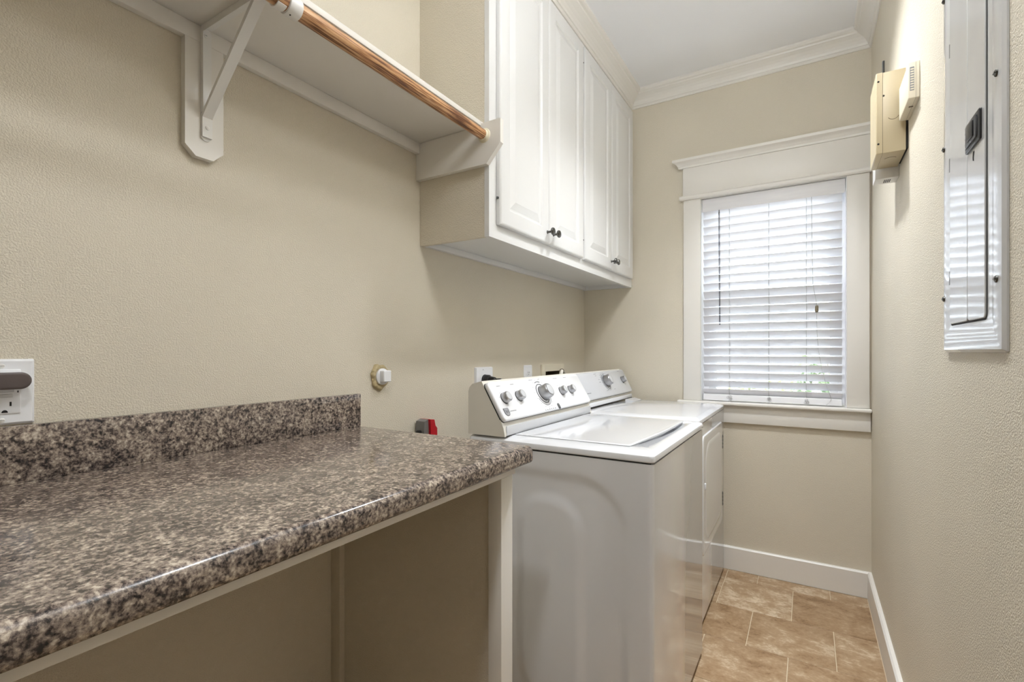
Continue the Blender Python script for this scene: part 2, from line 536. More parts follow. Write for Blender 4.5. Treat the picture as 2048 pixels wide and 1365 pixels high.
for a in ((WX0 + .003, WX0 + .03, .911, 2.044), (WX1 - .03, WX1 - .003, .911, 2.044), (WX0 + .03, WX1 - .03, .911, .935), (WX0 + .03, WX1 - .03, 2.02, 2.044)):
    fr.box(a[0], a[1], YW + 0.085, YW + 0.160, a[2], a[3])
wc(fr, 'frame', M['vinyl'])
def sash(y0, y1, z0, z1, nm):
    s = MB(); x0, x1 = WX0 + 0.030, WX1 - 0.030; w = 0.036
    s.box(x0, x0 + w, y0, y1, z0, z1, .002).box(x1 - w, x1, y0, y1, z0, z1, .002).box(x0 + w, x1 - w, y0, y1, z0, z0 + w, .002).box(x0 + w, x1 - w, y0, y1, z1 - w, z1, .002)
    so = wc(s, nm, M['vinyl'])
    p = MB().box(x0 + w, x1 - w, (y0 + y1) / 2 - .002, (y0 + y1) / 2 + .002, z0 + w, z1 - w)
    p.build('pane', M['glass'], so, False)
sash(YW + .122, YW + .148, 1.462, 2.02, 'upper_sash')
sash(YW + .092, YW + .118, 0.935, 1.498, 'lower_sash')
scr = MB().box(WX0 + .03, WX1 - .03, YW + .1545, YW + .155, .935, 1.49)
wc(scr, 'insect_screen', M['screen'], None, False)

# ================================================================== blinds
bl = thing('window_blind', 'white two-inch slatted blind hanging closed in the window', 'blind', (1.046, YW + 0.03, 2.04))
bc = child_of(bl)
bc(MB().box(0.7125, 1.3795, YW + 0.004, YW + 0.010, 1.972, 2.0425, 0.0015), 'valance', M['slat'])
bc(MB().box(0.716, 1.376, YW + 0.014, YW + 0.068, 1.990, 2.0435, 0.002), 'headrail', M['vinyl'])
SL, TILT = 0.050, math.radians(47)
pr = []
ns = 6
for i in range(ns + 1):
    t = i / ns
    pr.append((t * SL, 0.0016 * math.sin(PI * t)))
prof = [(a, b + 0.0013) for a, b in pr] + [(a, b - 0.0013) for a, b in pr[::-1]]
sm = MB()
ca, sa = math.cos(TILT), math.sin(TILT)
sm.prism(prof, -0.3255, 0.3255, lambda a, b, h: (h, a * ca + b * sa, -a * sa + b * ca))
sme = sm.mesh('slat', True, 50); sme.materials.append(M['slat'])
for i in range(-1, 22):
    z = 1.9325 - 0.0454 * i
    o = link('slat', sme, M['slat'], bl, Vector((1.0425, YW + 0.013, z)) - bl.location)
    o.rotation_euler = (random.uniform(-.012, .012), random.uniform(-.0012, .0012), 0)
bc(MB().rects(0.717, 1.368, YW + 0.012, YW + 0.058, [(0, .9165), (0, .9165), (.0, .944), (.003, .9485)], ZF, .004, 3), 'bottom_rail', M['slat'])
for x in (0.853, 1.045, 1.216):
    l = MB()
    yb = YW + 0.0105
    l.tube([(x + 0.0012 * math.sin(k * 2.3), yb, 1.975 - k * 0.0331) for k in range(32)], 0.0009, 5)
    l.tube([(x, YW + 0.050, 1.99), (x, YW + 0.050, .945)], 0.0008, 5)
    for i in range(-1, 22):
        z = 1.9325 - 0.0454 * i
        l.tube([(x, yb, z - 0.003), (x, YW + 0.050, z - 0.040)], 0.0006, 4)
    bc(l, 'ladder_cord', M['cord'])
    k = MB()
    for j in range(5):
        a = random.uniform(0, 6)
        k.torus((x + random.uniform(-.008, .010), YW + 0.0085, 0.934 + random.uniform(-.010, .008)), (0.25 * math.cos(a), 1, 0.3 * math.sin(a)), 0.007, 0.0007, 18, 5, 0, 2 * PI, 1.0, 0.7)
    k.box(x - .006, x + .006, YW + .0095, YW + .020, 0.9125, 0.9165)
    bc(k, 'cord_knot', M['cord'])
lc = MB().tube([(1.238, YW + .002, 1.972), (1.240, YW + .001, 1.75), (1.244, YW, 1.53), (1.2605, YW, 1.425), (1.2605, YW, 1.41)], 0.0011, 6)
lift = bc(lc, 'lift_cord', M['cord'])
MB().lathe([(0.0035, 0), (0.0075, 0.004), (0.0078, 0.030), (0.005, 0.036)], Vector((1.2605, YW, 1.384)) , (0, 0, 1), 14).build('tassel', M['tassel'], lift)
tl = MB().tube([(1.2605, YW, 1.386), (1.262, YW, 1.28), (1.267, YW, 1.20), (1.282, YW, 1.10), (1.30, YW + .002, 1.02), (1.318, YW + .003, .965), (1.322, YW + .004, .945), (1.312, YW + .004, .928), (1.300, YW + .002, .918)], 0.0009, 6)
bc(tl, 'cord_tail', M['cord'])
wd = MB().cyl((0.802, YW + .0015, 1.960), (0.806, YW - .001, 1.335), .0042, None, 6)
wo = bc(wd, 'tilt_wand', M['wand'])
MB().cyl((0.802, YW + .003, 1.972), (0.802, YW + .0015, 1.945), .0028, None, 10).build('wand_hook', M['silver_dark'], wo)

# ================================================================== wall cabinet
cab = thing('wall_cabinet', 'tall white four-door wall cabinet mounted above the washer and dryer', 'cabinet', (0, 2.12, 1.575))
cc = child_of(cab)
Y0, Y1, Z0, Z1, XC = 1.355, YW - 0.001, 1.575, 2.734, 0.309
cc(MB().box(0.0006, 0.290, Y0, Y0 + .016, Z0 + .0, Z1), 'side_panel', M['wall'])
cc(MB().box(0.0006, 0.290, Y1 - .016, Y1, Z0, Z1), 'side_panel', M['cabinet'])
cc(MB().box(0.0006, 0.290, Y0 + .016, Y1 - .016, Z0 + .024, Z0 + .040), 'bottom_panel', M['cabinet'])
cc(MB().box(0.0006, 0.290, Y0 + .016, Y1 - .016, Z1 - .018, Z1), 'top_panel', M['cabinet'])
cc(MB().box(0.0006, 0.010, Y0 + .016, Y1 - .016, Z0 + .040, Z1 - .018), 'back_panel', M['cabinet'])
cc(MB().box(0.0006, 0.019, Y0 + .016, Y1 - .016, Z0 + .001, Z0 + .0239, .001), 'hanging_rail', M['cabinet'])
ff = MB()
ff.box(.290, XC, Y0 - .0012, 1.411, Z0 - .001, Z1)
ff.box(.290, XC, 2.102, 2.150, Z0 - .001, Z1)
ff.box(.290, XC, 2.852, Y1, Z0 - .001, Z1)
for a, b in ((1.411, 2.102), (2.150, 2.852)):
    ff.box(.290, XC, a, b, Z0 - .001, 1.630).box(.290, XC, a, b, 2.612, Z1)
cc(ff, 'face_frame', M['cabinet'], None, False)
def cab_door(y0, y1, hinge_y, knob_y):
    z0, z1 = 1.622, 2.625
    d = MB()
    d.rects(y0, y1, z0, z1, [(0.0, XC + .0015), (0, XC + .013), (.002, XC + .0165), (.006, XC + .019), (.009, XC + .0195), (.058, XC + .0195), (.060, XC + .0175), (.064, XC + .013), (.070, XC + .0115)], XF, 0.0, 4, True, True)
    do = cc(d, 'door', M['cabinet'], None, True, 25)
    do_off = Vector((0, 0, 0))
    p = MB().rects(y0 + .071, y1 - .071, z0 + .071, z1 - .071, [(0, XC + .0116), (.003, XC + .0125), (.024, XC + .0178), (.027, XC + .019)], XF)
    p.build('raised_panel', M['cabinet'], do, True, 12)
    k = MB().lathe([(.0075, 0), (.006, .002), (.0045, .006), (.0045, .014), (.010, .019), (.0145, .022), (.0155, .026), (.0135, .030), (.007, .0325), (.0, .033)], (XC + .0195, knob_y, 1.667), (1, 0, 0), 22)
    k.build('knob', M['pewter'], do)
    for hz in (1.713, 2.55):
        s = 1 if hinge_y > (y0 + y1) / 2 else -1
        h = MB().cyl((XC + .006, hinge_y + s * .0022, hz - .004), (XC + .006, hinge_y + s * .0022, hz + .004), .0026, None, 10).box(XC + .002, XC + .0115, hinge_y - .0005, hinge_y + s * .0012, hz - .0035, hz + .0035)
        h.build('hinge', M['hinge'], do)
cab_door(1.397, 1.761, 1.397, 1.744)
cab_door(1.764, 2.116, 2.116, 1.797)
cab_door(2.136, 2.500, 2.136, 2.487)
cab_door(2.503, 2.866, 2.866, 2.530)

# ================================================================== closet shelf
sh = thing('closet_shelf', 'white wooden shelf with cleats fixed along the wall up to the cabinet', 'shelf', (0, 0, 1.943))
sc_ = child_of(sh)
YS = Y0 - 0.0195 - 0.0003
sc_(MB().box(0.0006, 0.2875, YR + .01, Y0 - .0013, 1.9432, 1.9592, .0015), 'shelf_board', M['trim'])
sc_(MB().box(0.0006, 0.018, YR + .01, YS, 1.905, 1.943, .001), 'back_cleat', M['trim'])
sc_(MB().prism([(0.0006, 1.811), (0.310, 1.811), (0.3657, 1.872), (0.3657, 1.9425), (0.0006, 1.9425)][:3] + [(0.3657, 1.950), (0.2885, 1.950), (0.2885, 1.9425), (0.0006, 1.9425)], YS, Y0 - .0013, YF), 'end_cleat', M['trim'], None, False)
blk = MB().prism([(0.5557, 1.9045), (0.5557, 1.660), (0.5785, 1.638), (0.617, 1.638), (0.6406, 1.660), (0.6406, 1.9045)], 0.0006, 0.018, XF)
sc_(blk, 'backing_block', M['trim'], None, False)

# bracket
br = thing('shelf_bracket', 'white steel shelf and rod bracket screwed to the chamfered wall block', 'bracket', (0.018, 0.6, 1.68))
bk = child_of(br)
vp = MB().prism(rrect(.5885, .6115, 1.678, 1.942, .011, 5), .0182, .0206, XF)
bk(vp, 'wall_plate', M['white_metal'])
fl = MB().box(.0206, .0300, .5885, .5905, 1.742, 1.9405).box(.0301, .30, .5885, .5905, 1.9270, 1.9404)
bk(fl, 'flange', M['white_metal'], None, False)
bk(MB().box(.0206, .305, .5885, .6115, 1.9405, 1.9428), 'shelf_arm', M['white_metal'], None, False)
bz = MB()
path = [(0.0207, 1.686), (0.0207, 1.735), (0.030, 1.748), (0.228, 1.9335), (0.252, 1.940)]
th = 0.009
off = [(0.0260, 1.686), (0.0260, 1.731), (0.037, 1.7425), (0.236, 1.9265), (0.258, 1.9335)]
bz.prism(path + off[::-1], .5890, .6110, lambda a, b, h: (a, h, b))
bk(bz, 'brace', M['white_metal'], None, True, 30)
RX, RZ, RR = 0.302, 1.906, 0.0168
hk = MB()
pts = []
for i in range(15):
    t = math.radians(95 + 215 * i / 14)
    pts.append((RX + (RR + .0006) * math.cos(t), RZ + (RR + .0006) * math.sin(t)))
outer = [(RX + (a - RX) * 1.15, RZ + (b - RZ) * 1.15) for a, b in pts]
hk.prism(pts + outer[::-1], .5905, .6095, lambda a, b, h: (a, h, b))
bk(hk, 'rod_hook', M['white_metal'], None, True, 30)
for z, yy in ((1.924, .599), (1.690, .600)):
    s = MB().lathe([(.0040, 0), (.0038, .0012), (.002, .0022), (0, .0024)], (.0206 if z > 1.8 else .0207, yy, z), (1, 0, 0), 14)
    so = bk(s, 'screw', M['white_metal'])
    zz = z
    MB().box(.0206 + .0020, .0206 + .0026, yy - .0018, yy + .0018, zz - .0004, zz + .0004).build('screw_slot', M['silver_dark'], so, False)
bk(MB().lathe([(.0050, 0), (.0046, .0016), (.002, .0030), (0, .0032)], (.0262, .600, 1.708), (1, 0, 0), 14), 'rivet', M['white_metal'])

rod = thing('closet_rod', 'striped natural wood closet rod hanging under the white shelf edge', 'rod', (RX, 0, RZ))
rc = child_of(rod)
rc(MB().cyl((RX, YR + .02, RZ), (RX, YS - .003, RZ), RR, None, 32), 'pole', M['wood'])
rc(MB().lathe([(.0175, .0), (.0178, .008), (.0200, .010), (.0230, .0108), (.0240, .0122), (.0240, .0130)], (RX, YS - .0131, RZ), (0, 1, 0), 32), 'end_socket', M['socket'])
cl = MB().lathe([(RR + .0004, 0), (RR + .0042, .0005), (RR + .0048, .003), (RR + .0048, .026), (RR + .0042, .0285), (RR + .0004, .029)], (RX, .6135, RZ), (0, 1, 0), 36)
clo = rc(cl, 'collar', M['white_metal'])
MB().cyl((RX + .004, .622, RZ - RR - .0046), (RX + .0043, .622, RZ - RR - .0052), .0016, None, 10).build('collar_screw', M['seam'], clo)

# ================================================================== counter
ctp = thing('countertop', 'brown speckled granite-look countertop with short backsplash along the wall', 'countertop', (0.3, 0, 0.951))
kc = child_of(ctp)
ZT, XE, YE = 0.951, 0.638, 1.060
nose = [(0.0006, 0.917), (0.575, 0.917), (0.575, 0.908), (0.620, 0.908)]
for i in range(7):
    t = -PI / 2 + PI / 2 * i / 6
    nose.append((XE - .012 + .012 * math.cos(t), 0.920 + .012 * math.sin(t)))
for i in range(9):
    t = PI / 2 * i / 8
    nose.append((XE - .016 + .016 * math.cos(t), ZT - .016 + .016 * math.sin(t)))
nose.append((0.0006, ZT))
kc(MB().prism(nose, YR + .01, YE, lambda a, b, h: (a, h, b)), 'slab', M['granite'], None, True, 40)
kc(MB().box(0.0006, 0.0195, YR + .01, YE + .0015, ZT + .0002, 1.0535, .0015), 'backsplash', M['granite'])
cb = thing('counter_base', 'open cream-painted counter base with white edge rail and end post', 'counter base', (0.3, 0.5, 0.0))
kb = child_of(cb)
kb(MB().box(.574, .600, YR + .01, 1.0405, .8825, .9078, .001), 'front_rail', M['trim'])
kb(MB().box(.562, .5995, .9755, 1.0265, .0, .8822, .001), 'end_post', M['trim'])
kb(MB().box(.0006, .5618, .9830, .9990, .0, .9165), 'end_panel', M['wall'], None, False)
kb(MB().box(.0006, .0390, .9640, .9828, .0, .9165, .001), 'corner_batten', M['wall'])

# ================================================================== appliances
def fascia_frame(x0, z0, x1, z1):
    d = Vector((x1 - x0, 0, z1 - z0)); L = d.length; d.normalize()
    n = Vector((-d.z, 0, d.x))
    if n.x < 0: n = -n
    P = lambda y, s, h=0.0: Vector((x0, y, z0)) + d * s + n * h
    return P, d, n, L

def console(root, f, y0, y1, xb, top, f0, f1, base, mats):
    """back body, sloped fascia slab, lower strip"""
    bmat, fmat, smat = mats
    zt = 0.9152
    P, d, n, L = fascia_frame(*f0, *f1)
    th = 0.016
    a0 = P(0, 0, -th); a1 = P(0, L - .004, -th)
    prof = [(xb, zt), (xb, top[1] - .035), (xb + .004, top[1] - .022), (xb + .016, top[1] - .010), (top[0] - .004, top[1]), (a0.x, a0.z), (a1.x, a1.z), (base[0] - .004, base[1] + .004), (base[0], zt + .006), (base[0], zt)]
    cbm = MB().prism(prof, y0, y1, lambda a, b, h: (a, h, b))
    body = f(cbm, 'console_body', bmat, None, True, 28)
    # fascia slab: rounded rectangle in (y, s), with softened edges
    fm = MB()
    fm.rects(y0 + .001, y1 - .001, 0, L, [(.0015, -th + .0008), (0, -th + .003), (0, -.004), (.0015, -.0015), (.005, 0)], lambda u, v, w: P(u, v, w), .016, 6)
    fas = f(fm, 'fascia', fmat, None, True, 40)
    # dark seam between fascia and body
    sm_ = MB().rects(y0 - .0004, y1 + .0004, -.0006, L + .0004, [(0, -th - .0012), (0, -th + .0012)], lambda u, v, w: P(u, v, w), .015, 6)
    f(sm_, 'seam_gasket', M['seam'])
    st = MB().box(base[0] - .003, base[0] + .0012, y0 + .012, y1 - .012, zt + .0022, base[1] + .010, .0008)
    f(st, 'lower_strip', smat)
    f(MB().box(base[0] - .002, base[0] + .0018, y0 + .010, y1 - .010, zt - .0003, zt + .0020), 'base_seam', M['seam'], None, False)
    return P, d, n, L, fas

def knob(f, P, n, y, s, r, h, mat_side, big=False):
    o = P(y, s, 0.0003)
    k = MB().lathe([(r * .98, 0), (r, .001), (r * .93, h * .86), (r * .86, h * .97), (r * .74, h), (0, h * 1.015)] if not big else
                   [(r * .97, 0), (r, .001), (r * .96, h * .82), (r * .92, h * .93), (r * .84, h), (r * .78, h * .985), (0, h * 1.0)], o, n, 30)
    ko = f(k, 'knob', mat_side, None, True, 40)
    MB().lathe([(r * .72, 0), (r * .72, .0006), (r * .66, .0012), (0, .0016)], P(y, s, 0.0003 + h * 1.005), n, 28).build('knob_face', M['console_grey'], ko)
    MB().lathe([(r * 1.05, 0), (r * 1.05, .0016), (r * .9, .0017)], P(y, s, 0.00015), n, 30).build('knob_skirt', M['seam'], ko)
    return ko

def marks(fas, P, y, s, n_, wch, hch, gap, mat='print', name='print_mark'):
    mb = MB()
    for i in range(n_):
        ww = wch * (0.8 + 0.4 * ((i * 7) % 3) / 3)
        a = y + i * (wch + gap)
        mb.rects(a, a + ww, s, s + hch, [(0, 0.00015), (0, 0.0004)], lambda u, v, w: P(u, v, w))
    mb.build(name, M[mat], fas, False)

def emblem(f, P, y, s, w, h):
    pts = [(-.5, -.5), (.35, -.5), (.5, -.36), (.46, .18), (.25, .5), (0, .56), (-.28, .5), (-.5, .2)]
    mb = MB().prism([(y + a * w, s + b * h) for a, b in pts], .0002, .0014, lambda a, b, hh: P(a, b, hh))
    e = f(mb, 'emblem', M['silver_dark'], None, False)
    mb = MB().prism([(y + a * w * .90, s + b * h * .90) for a, b in pts], .0014, .0018, lambda a, b, hh: P(a, b, hh))
    mb.build('emblem_face', M['silver'], e, False)
    m_ = MB()
    for a in (-.24, .20):
        m_.rects(y + a * w, y + (a + .07) * w, s - .22 * h, s + .22 * h, [(0, .0018), (0, .0022)], lambda u, v, q: P(u, v, q))
    for a0, a1 in ((-.20, 0.0), (.23, .03)):
        m_.prism([(y + a0 * w, s - .22 * h), (y + (a0 + .07 * (1 if a1 > a0 else -1)) * w, s - .22 * h), (y + (a1 + .03) * w, s + .12 * h), (y + (a1 - .03) * w, s + .12 * h)], .0018, .0022, lambda a, b, hh: P(a, b, hh))
    m_.build('emblem_letter', M['print'], e, False)

def perim(x0, x1, y0, y1, r, nside, seg=5):
    """rounded rectangle in xy with the y0 side finely divided; returns points"""
    pts = []
    for i in range(nside + 1):
        pts.append((x0 + r + (x1 - x0 - 2 * r) * i / nside, y0))
    for cx, cy, a in ((x1 - r, y0 + r, -PI / 2), (x1 - r, y1 - r, 0), (x0 + r, y1 - r, PI / 2), (x0 + r, y0 + r, PI)):
        for i in range(1, seg + 1):
            t = a + PI / 2 * i / seg
            p = (cx + r * math.cos(t), cy + r * math.sin(t))
            pts.append(p)
    return pts[:-1]

def sm01(t):
    t = max(0.0, min(1.0, t)); return t * t * (3 - 2 * t)

def sd_rr(x, z, x0, x1, z0, z1, r):
    cx, cz = (x0 + x1) / 2, (z0 + z1) / 2
    qx, qz = abs(x - cx) - (x1 - x0) / 2 + r, abs(z - cz) - (z1 - z0) / 2 + r
    return math.hypot(max(qx, 0), max(qz, 0)) + min(max(qx, qz), 0) - r

def appliance_body(root, f, x0, x1, y0, y1, z0, z1, emb, mat):
    nside, nz = 110, 110
    pr_ = perim(x0, x1, y0, y1, .014, nside)
    zs = [z0 + (z1 - z0) * i / nz for i in range(nz + 1)] if emb else [z0, z1]
    loops = []
    for z in zs:
        lp = []
        for (x, y) in pr_:
            if emb and abs(y - y0) < 1e-9:
                y = y + emb(x, z)
            lp.append((x, y, z))
        loops.append(lp)
    mb = MB().loft(loops)
    return f(mb, 'cabinet_body', mat, None, True, 30)

def deck(x0, x1, y0, y1, z0, z1, b=.045, bf=.024):
    """top cover with sloped rim"""
    mb = MB()
    loops = []
    for iy, ix, z, r in ((.003, .003, z0, .012), (0, 0, z0 + .003, .014), (0, 0, z1 - .016, .014), (.002, .0015, z1 - .011, .014), (.010, .006, z1 - .0065, .018), (b * .72, bf * .7, z1 - .0018, .024), (b, bf, z1, .03)):
        loops.append([(u, v, z) for u, v in rrect(x0 + (0 if ix < .003 else 0), x1 - ix, y0 + iy, y1 - iy, r, 5)])
    return mb.loft(loops)

def boolean_cut(o, cutter):
    md = o.modifiers.new('cut', 'BOOLEAN')
    md.operation = 'DIFFERENCE'; md.solver = 'EXACT'; md.object = cutter
    dg = bpy.context.evaluated_depsgraph_get()
    me = bpy.data.meshes.new_from_object(o.evaluated_get(dg))
    o.modifiers.clear()
    old = o.data
    o.data = me
    bpy.data.meshes.remove(old)
    bpy.data.objects.remove(cutter)

# ---- washer
wa = thing('washing_machine', 'white top-load washing machine with knobs, standing beside the counter', 'washer', (0.57, 1.66, 0.0))
wf = child_of(wa)
WX, WXB, WY0, WY1 = 0.874, 0.262, 1.300, 2.020
def emb_w(x, z):
    d1 = sd_rr(x, z, .26, .810, .03, .836, .16)
    d2 = sd_rr(x, z, .438, .682, .125, .768, .11)
    return .006 * sm01(-d1 / .035) - .0065 * sm01(-d2 / .04)
appliance_body(wa, wf, WXB + .004, WX - .003, WY0 + .002, WY1 - .002, .022, .8825, emb_w, M['enamel'])
wf(MB().box(WXB + .02, WX - .012, WY0 + .010, WY1 - .010, .8824, .8872), 'deck_gap', M['seam'])
dk = wf(deck(WXB, WX, WY0, WY1, .8868, .9155), 'top_deck', M['enamel'], None, True, 25)
# lid: bowed front lip
def lid_front(y):
    t = (y - 1.372) / (1.950 - 1.372)
    return .793 + .020 * t + .016 * math.sin(PI * t)
lidy = [1.372 + (1.950 - 1.372) * i / 16 for i in range(17)]
def lid_loop(ins, z, lift=0):
    pts = [(0.412 + ins, 1.354 + ins, z), (0.790 - ins, 1.354 + ins, z)]
    for i, yy in enumerate(lidy):
        t = i / 16
        pts.append((lid_front(yy) - ins, min(max(yy, 1.354 + ins), 1.958 - ins), z + lift * math.sin(PI * t) ** 0.7))
    pts += [(0.806 - ins, 1.962 - ins, z), (0.412 + ins, 1.962 - ins, z)]
    return pts
# pocket in the deck under the lip
ck = MB()
ck_pts = [(lid_front(y_) - .040, y_) for y_ in lidy[1:-1]] + [(lid_front(y_) + .003 + .010 * math.sin(PI * (i + 1) / 16) ** .8, y_) for i, y_ in list(enumerate(lidy[1:-1]))[::-1]]
ck.prism(ck_pts, .8885, .95, ZF)
cko = ck.build('cutter', None, wa); cko.location = -Vector(wa.location)
bpy.context.view_layer.update()
boolean_cut(dk, cko)
lm = MB().loft([lid_loop(.001, .9157), lid_loop(0, .9170), lid_loop(0, .9180, .005), lid_loop(.003, .9195, .005), lid_loop(.010, .9200, .004)])
wf(lm, 'lid', M['enamel'], None, True, 30)
wf(MB().box(.4045, .411, 1.40, 1.92, .9154, .9164), 'lid_hinge_line', M['silver_dark'], None, False)
mats = (M['side_plastic'], M['console'], M['console_grey'])
P, d, n, L, fas = console(wa, wf, WY0 + .0008, WY1 - .0008, WXB, (.3190, 1.0900), (.334, 1.088), (.4065, .967), (.404, .938), mats)
for y_ in (1.357, 1.450):
    knob(wf, P, n, y_, .066, .0190, .021, M['silver'])
for y_ in (1.785, 1.870):
    knob(wf, P, n, y_, .072, .0178, .021, M['silver'])
dial = knob(wf, P, n, 1.628, .069, .0290, .034, M['silver'], True)
MB().box(-.0012, .0012, -.004, .004, -.0003, .0006).build('dial_pointer', M['print_dark'], dial, False, loc=P(1.628, .05, .0362))
MB().torus(P(1.624, .069, .0006), n, .0385, .0016, 44, 6).build('dial_ring', M['print_dark'], fas)
MB().torus(P(1.624, .069, .0006), n, .0485, .0009, 30, 5, math.radians(200), math.radians(335), ref=(0, 1, 0)).build('dial_arc', M['print'], fas)
MB().torus(P(1.624, .069, .0006), n, .0500, .0012, 16, 5, math.radians(70), math.radians(115), ref=(0, 1, 0)).build('dial_arc', M['print_dark'], fas)
bm_ = MB().rects(1.690, 1.703, .119, .143, [(0, .0002), (0, .003), (.002, .0045)], lambda u, v, w: P(u, v, w), .0064, 6)
bm_.build('start_button', M['silver_dark'], fas)
marks(fas, P, 1.583, .1335, 6, .0055, .0028, .010, 'print_dark', 'indicator_mark')
for y_, s_, k_ in ((1.345, .018, 5), (1.432, .017, 5), (1.570, .008, 6), (1.640, .008, 3), (1.765, .012, 8), (1.862, .012, 6)):
    marks(fas, P, y_, s_, k_, .0032, .0024, .0014)
for y_ in (1.357, 1.450, 1.785, 1.870):
    for j in range(4):
        a = math.radians(205 + 43 * j)
        marks(fas, P, y_ + .027 * math.cos(a) - .002, .069 + .027 * math.sin(a), 1, .0042, .0013, .001)
for j in range(14):
    a = math.radians(20 + 24 * j)
    marks(fas, P, 1.624 + .057 * math.cos(a) - .003, .069 + .057 * math.sin(a), 2, .0026, .0014, .001)
emblem(wf, P, 1.334, .113, .030, .026)
marks(fas, P, 1.354, .1115, 10, .0026, .0030, .0014)
for (x_, y_) in ((WXB + .06, WY0 + .06), (WXB + .06, WY1 - .06), (WX - .06, WY0 + .06), (WX - .06, WY1 - .06)):
    wf(MB().cyl((x_, y_, 0.0002), (x_, y_, .0225), .018, .014, 16), 'foot', M['black'])

# ---- dryer
dr = thing('clothes_dryer', 'white front-load clothes dryer in the corner beneath the window', 'dryer', (0.52, 2.5, 0.0))
df = child_of(dr)
DX, DXB, DY0, DY1 = 0.838, 0.190, 2.130, 2.846
appliance_body(dr, df, DXB + .004, DX - .003, DY0 + .002, DY1 - .002, .022, .8765, None, M['enamel'])
df(MB().box(DXB + .02, DX - .010, DY0 + .010, DY1 - .010, .8764, .8792), 'deck_gap', M['seam'])
df(deck(DXB, DX, DY0, DY1, .8790, .9065, .040, .026), 'top_deck', M['enamel'], None, True, 25)
dm = MB().rects(2.205, 2.752, .300, .822, [(0, DX - .0042), (0, DX - .0025), (.004, DX + .002), (.010, DX + .003), (.020, DX + .003)], XF, .03, 6)
dop = df(dm, 'door', M['enamel'], None, True, 30)
dl = MB().rects(2.245, 2.722, .345, .782, [(0, DX + .0031), (.008, DX + .0052), (.02, DX + .0058)], XF, .10, 10)
dl.build('door_bulge', M['enamel'], dop, True, 30)
for z_ in (.378, .676):
    h = MB().rects(2.7525, 2.7595, z_, z_ + .074, [(0, DX - .0029), (0, DX + .0030), (.001, DX + .0038)], XF, .002, 2)
    for j in range(4):
        h.box(DX + .0034, DX + .0052, 2.7530, 2.7590, z_ + .006 + j * .018, z_ + .014 + j * .018, .0006, 1)
    h.build('hinge', M['hinge'], dop)
hd = MB().rects(2.232, 2.244, .585, .615, [(0, DX + .003), (0, DX + .007), (.002, DX + .009)], XF, .006, 4)
hd.build('door_pull', M['enamel'], dop)
mats = (M['side_plastic'], M['console_grey'], M['console'])
DP, dd, dn, DL, dfas = console(dr, df, DY0 + .0008, DY1 - .0008, DXB + .004, (.2520, 1.0820), (.268, 1.081), (.334, .954), (.330, .928), mats)
knob(df, DP, dn, 2.755, .0655, .0185, .022, M['silver'])
knob(df, DP, dn, 2.490, .0600, .0300, .034, M['silver'], True)
MB().torus(DP(2.486, .060, .0006), dn, .0375, .0016, 44, 6).build('dial_ring', M['print_dark'], dfas)
MB().torus(DP(2.486, .060, .0006), dn, .0470, .0008, 40, 5, math.radians(60), math.radians(330), ref=(0, 1, 0)).build('dial_arc', M['print'], dfas)
for j in range(22):
    a = math.radians(16 * j)
    marks(dfas, DP, 2.486 + .054 * math.cos(a) - .003, min(.060 + .054 * math.sin(a), .118), 2, .0030, .0016, .0012, 'print_dark' if j % 3 else 'print')
for y_, s_, k_ in ((2.37, .012, 6), (2.38, .022, 3), (2.735, .010, 6), (2.44, .112, 5), (2.56, .110, 4), (2.40, .045, 4), (2.395, .060, 5)):
    marks(dfas, DP, y_, s_, k_, .0036, .0028, .0016)
emblem(df, DP, 2.158, .1105, .030, .026)
marks(dfas, DP, 2.180, .1085, 11, .0030, .0032, .0016, 'print_dark')
lt = MB().prism([(0.338, .9066), (0.395, .9066), (0.352, .9175), (0.338, .9165)], 2.690, 2.815, lambda a, b, h: (a, h, b))
df(lt, 'lint_screen_lid', M['enamel'], None, False)
for (x_, y_) in ((DXB + .06, DY0 + .06), (DXB + .06, DY1 - .06), (DX - .06, DY0 + .06), (DX - .06, DY1 - .06)):
    df(MB().cyl((x_, y_, 0.0002), (x_, y_, .0225), .018, .014, 16), 'foot', M['black'])

# ================================================================== wall fittings, long wall
def plate(mb, y0, y1, z0, z1, x=0.0004, t=.0055):
    return mb.rects(y0, y1, z0, z1, [(0, x), (0, x + .0018), (.004, x + t)], XF, .003, 3)

g = thing('outlet_plate', 'white wall plate with grounded outlet just above the backsplash', 'outlet', (0, .268, 1.115))
gf = child_of(g)
gp = gf(plate(MB(), .193, .3085, 1.0555, 1.1728), 'cover_plate', M['plate'])
ins = gf(MB().rects(.2355, .2895, 1.0755, 1.1545, [(0, .0058), (0, .0074), (.001, .0080)], XF, .002, 2), 'receptacle', M['plate'])
for y_, z0_, z1_ in ((.2610, 1.0885, 1.0980), (.2760, 1.0890, 1.0965)):
    MB().box(.0078, .0083, y_ - .0013, y_ + .0013, z0_, z1_).build('slot', M['black'], ins, False)
MB().prism([(.2685 + .0042 * math.cos(PI * i / 8), 1.0775 + .0048 * math.sin(PI * i / 8)) for i in range(9)], .0078, .0083, XF).build('ground_hole', M['black'], ins, False)
for z0_, z1_ in ((1.1045, 1.1105), (1.1135, 1.1190)):
    MB().box(.0078, .0094, .2565, .2785 if z0_ < 1.11 else .2805, z0_, z1_, .0006, 1).build('test_button', M['console_grey'], ins)
MB().box(.0078, .0083, .2845, .2865, 1.1125, 1.1160).build('indicator_light', M['print_dark'], ins, False)
for z_ in (1.1605, 1.0645):
    so = gf(MB().lathe([(.0040, 0), (.0036, .0012), (0, .0017)], (.0058, .2655, z_), (1, 0, 0), 14), 'screw', M['white_metal'])
    MB().box(.0073, .0077, .2625, .2685, z_ - .0004, z_ + .0004).build('screw_slot', M['grey_plastic'], so, False)

